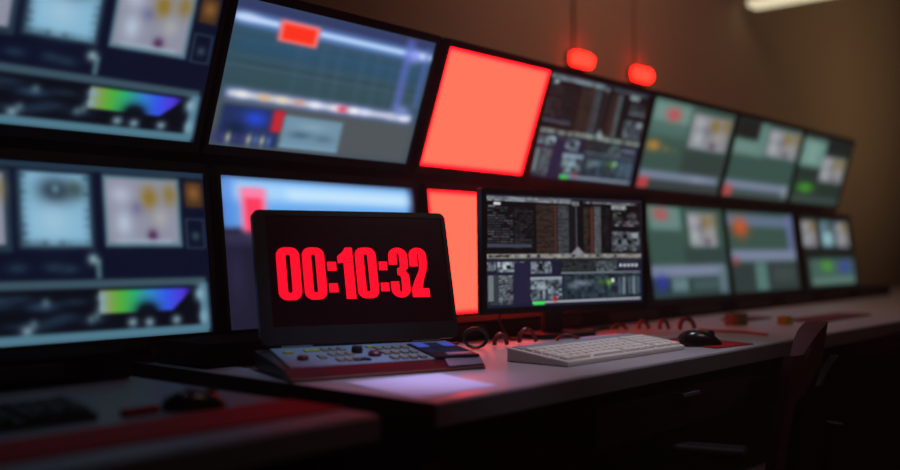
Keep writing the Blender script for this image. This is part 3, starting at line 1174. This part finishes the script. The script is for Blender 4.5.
def coil(label, c, r, turns, rad, heading, m):
    pts = []
    for k in range(int(turns * 14) + 1):
        a = 2 * math.pi * k / 14
        off = Vector((math.cos(heading), math.sin(heading), 0)) * (r * math.cos(a)) + Vector((-math.sin(heading), math.cos(heading), 0)) * (.012 * k / (turns * 14) - .0)
        pts.append(Vector(c) + off + Vector((0, 0, r * math.sin(a) * .8 + r * .8 + rad + .0005)))
    bm = bmesh.new()
    tube(bm, pts, rad, 8)
    return tag(obj('cable_coil', bm, m, None, True), label, 'cable')


Z = DESK + .004
coil('coiled black cable standing on the desk just right of the laptop', (1.630, 1.335, DESK), .026, 2.6, .0035, -.7, M['cable'])
cable('black cable curling across the desk between the laptop and the coil', [(1.49, 1.24, Z), (1.54, 1.30, Z), (1.56, 1.36, Z), (1.60, 1.42, Z), (1.68, 1.43, Z)], .0035, M['cable'])
cable('red lit cable arching over the desk left of the keyboard back corner', [(1.70, 1.34, Z), (1.705, 1.34, DESK + .02), (1.715, 1.335, DESK + .028), (1.727, 1.33, DESK + .02), (1.730, 1.328, Z)], .005, M['cable_red'])
cable('red lit cable loop rising behind the left end of the keyboard', [(1.785, 1.335, Z), (1.787, 1.335, DESK + .02), (1.80, 1.33, DESK + .034), (1.818, 1.325, DESK + .028), (1.825, 1.32, DESK + .012), (1.826, 1.318, Z)], .0045, M['cable_red'])
cable('thin red lit cable hanging below the front monitor down to the desk', [(1.86, 1.435, DESK + .085), (1.845, 1.44, DESK + .055), (1.845, 1.43, DESK + .03), (1.85, 1.41, Z), (1.87, 1.39, Z)], .003, M['cable_red'])
cable('short cable end bending up behind the middle of the keyboard', [(1.895, 1.31, Z), (1.90, 1.30, DESK + .012), (1.91, 1.29, DESK + .017), (1.925, 1.28, DESK + .012), (1.935, 1.27, Z)], .004, M['cable_red'])
cable('dark cable lying on the desk behind the paper sheet', [(2.14, 1.37, Z), (2.17, 1.39, Z), (2.20, 1.40, Z), (2.25, 1.41, Z), (2.32, 1.40, Z)], .005, M['cable'])
def loop(lab, x, y, w, h, r, m):
    cable(lab, [(x, y, DESK + r), (x + w * .05, y, DESK + h * .6), (x + w * .4, y - .004, DESK + h), (x + w * .85, y - .012, DESK + h * .8), (x + w, y - .016, DESK + h * .35), (x + w * 1.02, y - .018, DESK + r)], r, m)


loop('small cable arch on the desk behind the keyboard right end', 2.245, 1.37, .04, .016, .005, M['cable_red'])
loop('narrow cable loop on the desk right of the small cable arch', 2.295, 1.32, .02, .026, .005, M['cable_red'])
loop('left one of two upright cable loops standing behind the mouse', 2.325, 1.275, .016, .030, .005, M['cable_red'])
loop('right one of two upright cable loops standing behind the mouse', 2.335, 1.222, .048, .034, .006, M['cable_red'])
cable('thin orange cable lying on the desk to the right of the mouse', [(2.40, 1.20, Z), (2.39, 1.14, Z), (2.40, 1.07, Z), (2.37, 1.00, Z)], .003, M['orange'])

bm = bmesh.new()
box(bm, 2.90, 1.06, DESK, 3.35, 1.17, DESK + .006, .002)
tag(obj('folder', bm, M['folder']), 'flat red folder on the far part of the desk behind the chair', 'folder')
bm = bmesh.new()
box(bm, 2.82, 1.25, DESK, 3.00, 1.34, DESK + .005, .002)
tag(obj('folder', bm, M['folder']), 'smaller dark red folder on the desk behind the yellow tape roll', 'folder')


def roll(x, y, r, h, m, lab):
    bm = bmesh.new()
    lathe(bm, [(r * .55, 0), (r, 0), (r, h), (r * .55, h), (r * .55, .001)], 20, Matrix.Translation((x, y, DESK)))
    tag(obj('tape_roll', bm, m, None, True), lab, 'tape')


roll(2.78, 1.12, .022, .024, M['yellow'], 'small yellow tape roll on the far part of the desk')
roll(2.66, 1.215, .032, .034, mat('olive tape', (96, 92, 48), .5), 'olive brown tape roll on the desk left of the small yellow roll')

# ------------------------------------------------------------------ chairs
def chair(label, mtx):
    t = thing('office_chair', label, 'chair', mtx, 'chairs at the control desk')
    # local: x across, y forward (towards the desk); origin on the floor below the seat
    def slab_curve(w, z0, z1, yb, th, lean, crown):
        bm = bmesh.new()
        nx, nz = 14, 12
        fr, bk = [], []
        for j in range(nz + 1):
            v = j / nz
            rowf, rowb = [], []
            for i in range(nx + 1):
                u = i / nx * 2 - 1
                edge = 1.0 if v < .7 else math.sqrt(max(0, 1 - ((v - .7) / .3) ** 2 * .55))
                x = u * w / 2 * (1 if v < .75 else 1 - .18 * ((v - .75) / .25) ** 2)
                z = z0 + (z1 - z0) * v - (0.06 * abs(u) ** 3 if v > .9 else 0)
                y = yb - lean * v + crown * u * u
                b = th * (1 - .6 * abs(u) ** 4)
                rowf.append(bm.verts.new((x, y + b / 2, z)))
                rowb.append(bm.verts.new((x, y - b / 2, z)))
            fr.append(rowf); bk.append(rowb)
        for j in range(nz):
            for i in range(nx):
                bm.faces.new((fr[j][i], fr[j][i + 1], fr[j + 1][i + 1], fr[j + 1][i]))
                bm.faces.new((bk[j][i], bk[j + 1][i], bk[j + 1][i + 1], bk[j][i + 1]))
            bm.faces.new((fr[j][0], fr[j + 1][0], bk[j + 1][0], bk[j][0]))
            bm.faces.new((fr[j][nx], bk[j][nx], bk[j + 1][nx], fr[j + 1][nx]))
        for i in range(nx):
            bm.faces.new((fr[0][i], bk[0][i], bk[0][i + 1], fr[0][i + 1]))
            bm.faces.new((fr[nz][i], fr[nz][i + 1], bk[nz][i + 1], bk[nz][i]))
        return bm
    obj('backrest', slab_curve(.44, .50, .81, -.20, .045, .05, .03), M['fabric'], t, True)
    obj('back_shell', slab_curve(.38, .47, .74, -.235, .016, .05, .03), M['rack'], t, True)
    bm = bmesh.new()
    box(bm, -.23, -.20, .42, .23, .25, .475, .022, 3)
    obj('seat', bm, M['fabric'], t, True)
    bm = bmesh.new()
    box(bm, -.20, -.17, .395, .20, .21, .42, .008)
    obj('seat_pan', bm, M['chair'], t)
    bm = bmesh.new()
    tube(bm, smooth_path([(0, -.1, .40), (0, -.24, .41), (0, -.27, .48), (0, -.285, .60)], 6), .018, 10)
    obj('back_bracket', bm, M['chair'], t, True)
    for s in (-1, 1):
        bm = bmesh.new()
        tube(bm, smooth_path([(s * .2, .04, .405), (s * .265, .04, .42), (s * .27, .03, .47), (s * .27, .02, .56)], 5), .014, 10)
        a = obj('armrest', bm, M['rack'], t, True)
        bm = bmesh.new()
        box(bm, s * .27 - .028, -.14, .56, s * .27 + .028, .12, .585, .01, 3)
        obj('arm_pad', bm, M['rack'], a, True)
    bm = bmesh.new()
    lathe(bm, [(.032, .10), (.032, .26), (.02, .26), (.02, .395)], 16)
    obj('gas_column', bm, M['steel'], t, True)
    for k in range(5):
        a = 2 * math.pi * k / 5 + .3
        d = Vector((math.cos(a), math.sin(a), 0))
        bm = bmesh.new()
        tube(bm, [Vector((0, 0, .12)) + d * .02, Vector((0, 0, .10)) + d * .16, Vector((0, 0, .075)) + d * .30], [.022, .018, .014], 10)
        l = obj('base_leg', bm, M['chair'], t, True)
        bm = bmesh.new()
        lathe(bm, [(.008, -.02), (.03, -.02), (.032, 0), (.03, .02), (.008, .02)], 16,
              Matrix.Translation(Vector((0, 0, .032)) + d * .30) @ Matrix.Rotation(a, 4, 'Z') @ Matrix.Rotation(math.pi / 2, 4, 'X'))
        tube(bm, [Vector((0, 0, .075)) + d * .295, Vector((0, 0, .03)) + d * .295], .008, 8)
        obj('caster', bm, M['shell'], l, True)
    return t


chair('black office chair, its upholstery painted red lit, tucked under the desk edge, seen edge-on at the right',
      Matrix.Translation((2.015, 1.012, 0)) @ Matrix.Rotation(math.radians(17), 4, 'Z'))

# ------------------------------------------------------------------ lamps
def bulkhead(x, z, lab):
    t = thing('warning_lamp', lab, 'lamp', Matrix.Translation((x, Y1, z)), 'red warning lamps on the wall')
    bm = bmesh.new()
    prism(bm, rounded_rect(.150, .062, .022, 6), -.02, 0)
    obj('lamp_base', bm, M['rack'], t)
    bm = bmesh.new()
    prism(bm, rounded_rect(.138, .053, .020, 6), -.055, -.02)
    bmesh.ops.bevel(bm, geom=[e for e in bm.edges if all(v.co.y < -.05 for v in e.verts)], offset=.012, segments=3, affect='EDGES')
    obj('lens', bm, M['red_lens'], t, True)
    bm = bmesh.new()
    tube(bm, [(-.02, -.012, .031), (-.02, -.012, HC - z - .001)], .008, 8)
    obj('conduit', bm, M['wall'], t, True)


bulkhead(3.473, EYE + .807, 'left one of the two glowing red lamps on the wall above the monitors')
bulkhead(3.976, EYE + .812, 'right one of the two glowing red lamps on the wall above the monitors')

pl = thing('pendant_light', 'long pale fluorescent lamp hanging at the top right', 'lamp', Matrix.Translation((5.08, 2.235, EYE + 1.32)))
bm = bmesh.new()
box(bm, -.07, -1.25, .035, .07, 0, .075, .006)
obj('lamp_housing', bm, M['lamp_white'], pl)
bm = bmesh.new()
box(bm, -.06, -1.24, 0, .06, -.01, .035, .012, 3)
obj('diffuser', bm, M['tube'], pl)
for y in (-.25, -1.0):
    bm = bmesh.new()
    tube(bm, [(0, y, .075), (0, y, HC - EYE - 1.32)], .006, 8)
    obj('suspension_rod', bm, M['steel'], pl)


def lamp(name, kind, loc, energy, rgb, target=None, **kw):
    l = bpy.data.lights.new(name, kind)
    l.energy = energy
    l.color = lin(rgb)
    for k, v in kw.items():
        setattr(l, k, v)
    o = bpy.data.objects.new(name, l)
    COL.objects.link(o)
    o.location = loc
    if target is not None:
        o.rotation_euler = (Vector(target) - Vector(loc)).to_track_quat('-Z', 'Y').to_euler()
    return o


# fill spots are unseen, added to brighten parts of the desks, wall and room
# overhead light on the desk comes first
lamp('desk_downlight', 'SPOT', (1.85, .75, 3.2), 135, (226, 226, 250), (1.76, 1.08, .75), spot_size=math.radians(24), spot_blend=1.0, shadow_soft_size=.12)
lamp('corner_fill', 'SPOT', (1.3, .6, 3.2), 250, (206, 204, 252), (1.205, 1.075, .75), spot_size=math.radians(9.5), spot_blend=1.0, shadow_soft_size=.10)  # unseen spot added to brighten the paper and the desk corner
lamp('panel_fill', 'SPOT', (1.3, .3, 3.2), 190, (168, 206, 255), (1.24, 1.32, .78), spot_size=math.radians(9.5), spot_blend=1.0, shadow_soft_size=.06)  # unseen spot added to lift the laptop's control panel
lamp('far_fill', 'SPOT', (3.0, .9, 3.2), 18, (150, 205, 255), (3.0, 1.1, .75), spot_size=math.radians(36), spot_blend=1.0, shadow_soft_size=.12)  # added fill that gives the far desk its blue tone
lamp('left_fill', 'SPOT', (.55, .6, 3.2), 9, (150, 205, 255), (.55, 1.10, .75), spot_size=math.radians(26), spot_blend=1.0, shadow_soft_size=.12)  # added dim blue fill for the left desk
lamp('red_fill', 'SPOT', (.9, .7, 3.2), 24, (255, 40, 60), (.95, 1.0, .75), spot_size=math.radians(12), spot_blend=1.0, shadow_soft_size=.12)  # unseen red spot added to boost the red screens' spill
lamp('wall_fill', 'SPOT', (6.8, .4, 1.9), 40, (255, 220, 172), (6.8, 2.3, 2.5), spot_size=math.radians(125), spot_blend=1.0, shadow_soft_size=.2)  # unseen warm fill added for the right part of the wall
lamp('wall_fill', 'SPOT', (3.3, 1.1, 3.3), 115, (255, 188, 164), (3.7, 2.3, 1.9), spot_size=math.radians(115), spot_blend=1.0, shadow_soft_size=.6)  # unseen reddish fill added for the wall above the monitors
lamp('room_fill', 'SPOT', (2.0, -1.2, 3.3), 42, (255, 206, 190), (2.0, .9, .6), spot_size=math.radians(70), spot_blend=1.0, shadow_soft_size=.3)  # weak fill added from the camera side for desk edge and chair

wd = bpy.data.worlds.new('dim_room')
bpy.context.scene.world = wd
wd.use_nodes = True
wd.node_tree.nodes['Background'].inputs[0].default_value = (.01, .008, .006, 1)
wd.node_tree.nodes['Background'].inputs[1].default_value = 1.0

nt = wd.node_tree
vs = nt.nodes.new('ShaderNodeVolumeScatter')
vs.inputs['Color'].default_value = (1, .93, .84, 1)
vs.inputs['Density'].default_value = .02
vs.inputs['Anisotropy'].default_value = .3
nt.links.new(vs.outputs[0], [n for n in nt.nodes if n.type == 'OUTPUT_WORLD'][0].inputs['Volume'])

# ------------------------------------------------------------------ camera
yaw, pitch, fpx = 0.7128260122, 0.0164768168, 977.475
fw = Vector((math.cos(yaw) * math.cos(pitch), math.sin(yaw) * math.cos(pitch), math.sin(pitch)))
cam = bpy.data.cameras.new('camera')
cam.sensor_width = 36.0
cam.sensor_fit = 'HORIZONTAL'
cam.lens = fpx / 900 * 36
cam.clip_start = .02
cam.dof.use_dof = True
cam.dof.focus_distance = 1.98
cam.dof.aperture_fstop = (cam.lens / 1000) / .032
co = bpy.data.objects.new('camera', cam)
COL.objects.link(co)
co.location = (0, 0, EYE)
co.rotation_euler = fw.to_track_quat('-Z', 'Y').to_euler()
sc = bpy.context.scene
sc.camera = co
sc.view_settings.view_transform = 'Standard'
sc.view_settings.look = 'None'
sc.view_settings.exposure = 0
sc.view_settings.gamma = 1
